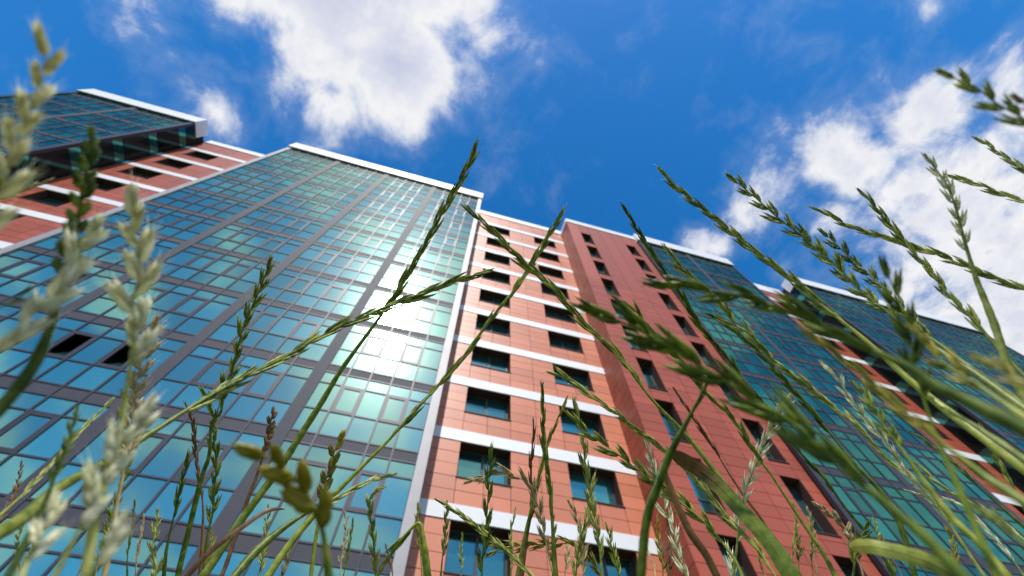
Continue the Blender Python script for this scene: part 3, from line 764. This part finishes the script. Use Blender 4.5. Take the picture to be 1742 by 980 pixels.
 ('P','tight',.40,.38,24,.9,5,'1540,832 1567,842 1613,852 1644,864 1679,902 1714,941 1750,990','fine pale stem curving low over the second glass tower'),
 ('P','open',.39,.38,26,1,5,'1236,925 1243,955 1248,992','small pale head lowest before the dark red wing'),
 ('G','tight',.37,.35,36,.75,7,'1060,515 1085,533 1105,560 1130,585 1152,609 1186,645 1209,677 1240,705 1267,740 1287,774 1310,805 1333,840 1364,887 1400,941 1426,990','long green spike running down the middle of the dark red wing'),
]
for (code, kind, d0, d1, sp, fr, w, path, lab) in ST:
    if d0 < .21: d0, d1 = d0*.86, d1*.86
    sp *= 1.4 if kind == 'fat' else 1.28; w *= 1.4
    grass(code, kind, d0, d1, sp, fr, w, P(path), lab, group='ryegrass stems round the camera')
# short sprigs between the tall stems; only their place tells them apart
rs = random.Random(11)
for i in range(30):
    zone = [(20, 330), (330, 700), (690, 1060), (1060, 1380), (1380, 1735)][i % 5]
    x = rs.uniform(*zone); y = rs.uniform(850, 945); lean = (871-x)/871*rs.uniform(10, 45) + rs.gauss(0, 14)
    q = [(x+lean, y), (x+lean*.75+rs.gauss(0, 3), y+(1000-y)*.3), (x+lean*.35+rs.gauss(0, 3), y+(1000-y)*.65), (x, 1000)]
    code = 'GYDBOS'[(i//5+i % 5) % 6]; kd = rs.choice(('tight', 'open'))
    lab = 'short ' + {'tight': 'slender ', 'open': 'feathery '}[kd] + {'G': 'green', 'Y': 'yellow-green', 'D': 'dark green', 'B': 'reddish brown', 'O': 'olive', 'S': 'dry straw'}[code] + ' sprig ' + [
        'between the blurred pale heads', 'before the lower panes of the sunlit tower', 'before the salmon wall', 'before the dark red wing', 'among the thick stems before the second glass tower'][i % 5]
    dd = rs.uniform(.36, .46)
    grass(code, kd, dd, dd*.97, rs.uniform(20, 30), rs.uniform(.6, 1), 5, q, lab, group='short sprigs between the tall stems')
BL = [
 ('D', .27, .25, 30, '1143,770 1160,782 1190,800 1222,825 1250,855 1275,882 1310,922 1350,985', 'broad dark green leaf with a scorched brown tip before the dark red wing', 'B', .38, False),
 ('B', .26, .25, 14, '1127,780 1136,817 1151,856 1174,906 1201,945 1224,992', 'narrow dry pinkish brown leaf beside the thick bare stem', None, 0, True),
 ('B', .30, .28, 10, '485,866 466,866 446,873 403,903 364,933 334,963 310,992', 'narrow brown curled leaf arching low before the lower panes', None, 0, True),
 ('G', .20, .19, 32, '1447,930 1475,928 1505,933 1544,943 1590,960 1650,995', 'broad torn light green leaf with a brown edge', 'O', .12, False),
]
for (code, d0, d1, w, path, lab, tc_, tf, tp) in BL: blade(code, d0, d1, w, P(path), lab, tipcode=tc_, tipfrac=tf, taper=tp)
# short turf underfoot, too dense to count
rt = random.Random(3); v, f = [], []
for i in range(9000):
    r = 0.12 + 2.2*rt.random()**1.4; a = rt.uniform(0, 2*math.pi); x, y = r*math.cos(a), r*math.sin(a)
    h = rt.uniform(.02, .065); b = rt.uniform(0, 2*math.pi); w = rt.uniform(.0012, .0025); lx, ly = rt.gauss(0, .4)*h, rt.gauss(0, .4)*h
    n = len(v); cx, sy = math.cos(b)*w, math.sin(b)*w
    v += [(x-cx, y-sy, -.002), (x+cx, y+sy, -.002), (x+lx*.4+cx*.8, y+ly*.4+sy*.8, h*.6), (x+lx*.4-cx*.8, y+ly*.4-sy*.8, h*.6), (x+lx, y+ly, h)]
    f += [(n, n+1, n+2, n+3), (n+3, n+2, n+4)]
rm = random.Random(5); mv, mf = [], []
for i in range(900):                                  # the meadow goes on all round, lower stems further out
    r = 0.75 + 4.5*rm.random()**1.3; a = rm.uniform(0, 2*math.pi); x, y = r*math.cos(a), r*math.sin(a)
    h = min(.62, 0.07 + r*0.20*rm.uniform(.75, 1.1)); b = rm.uniform(0, 2*math.pi); le = h*rm.uniform(.05, .3)
    pts = [Vector((x+math.cos(b)*le*k*k, y+math.sin(b)*le*k*k, -.004+h*k)) for k in (0, .3, .6, .75, .85, .95, 1)]
    tv, tf = tube(pts, [.0012, .001, .0009, .0026, .0030, .0022, .0003], 5)
    n = len(mv); mv += tv; mf += [tuple(q+n for q in t_) for t_ in tf]
tag(link('meadow_grass', mesh('meadow_grass', mv, mf, PL['G'], True)), 'mass of lower meadow grass all round, beyond the tall stems', 'grass', kind='stuff')
tag(link('turf', mesh('turf', v, f, PL['G'])), 'short green turf underfoot between the tall stems', 'turf', kind='stuff')
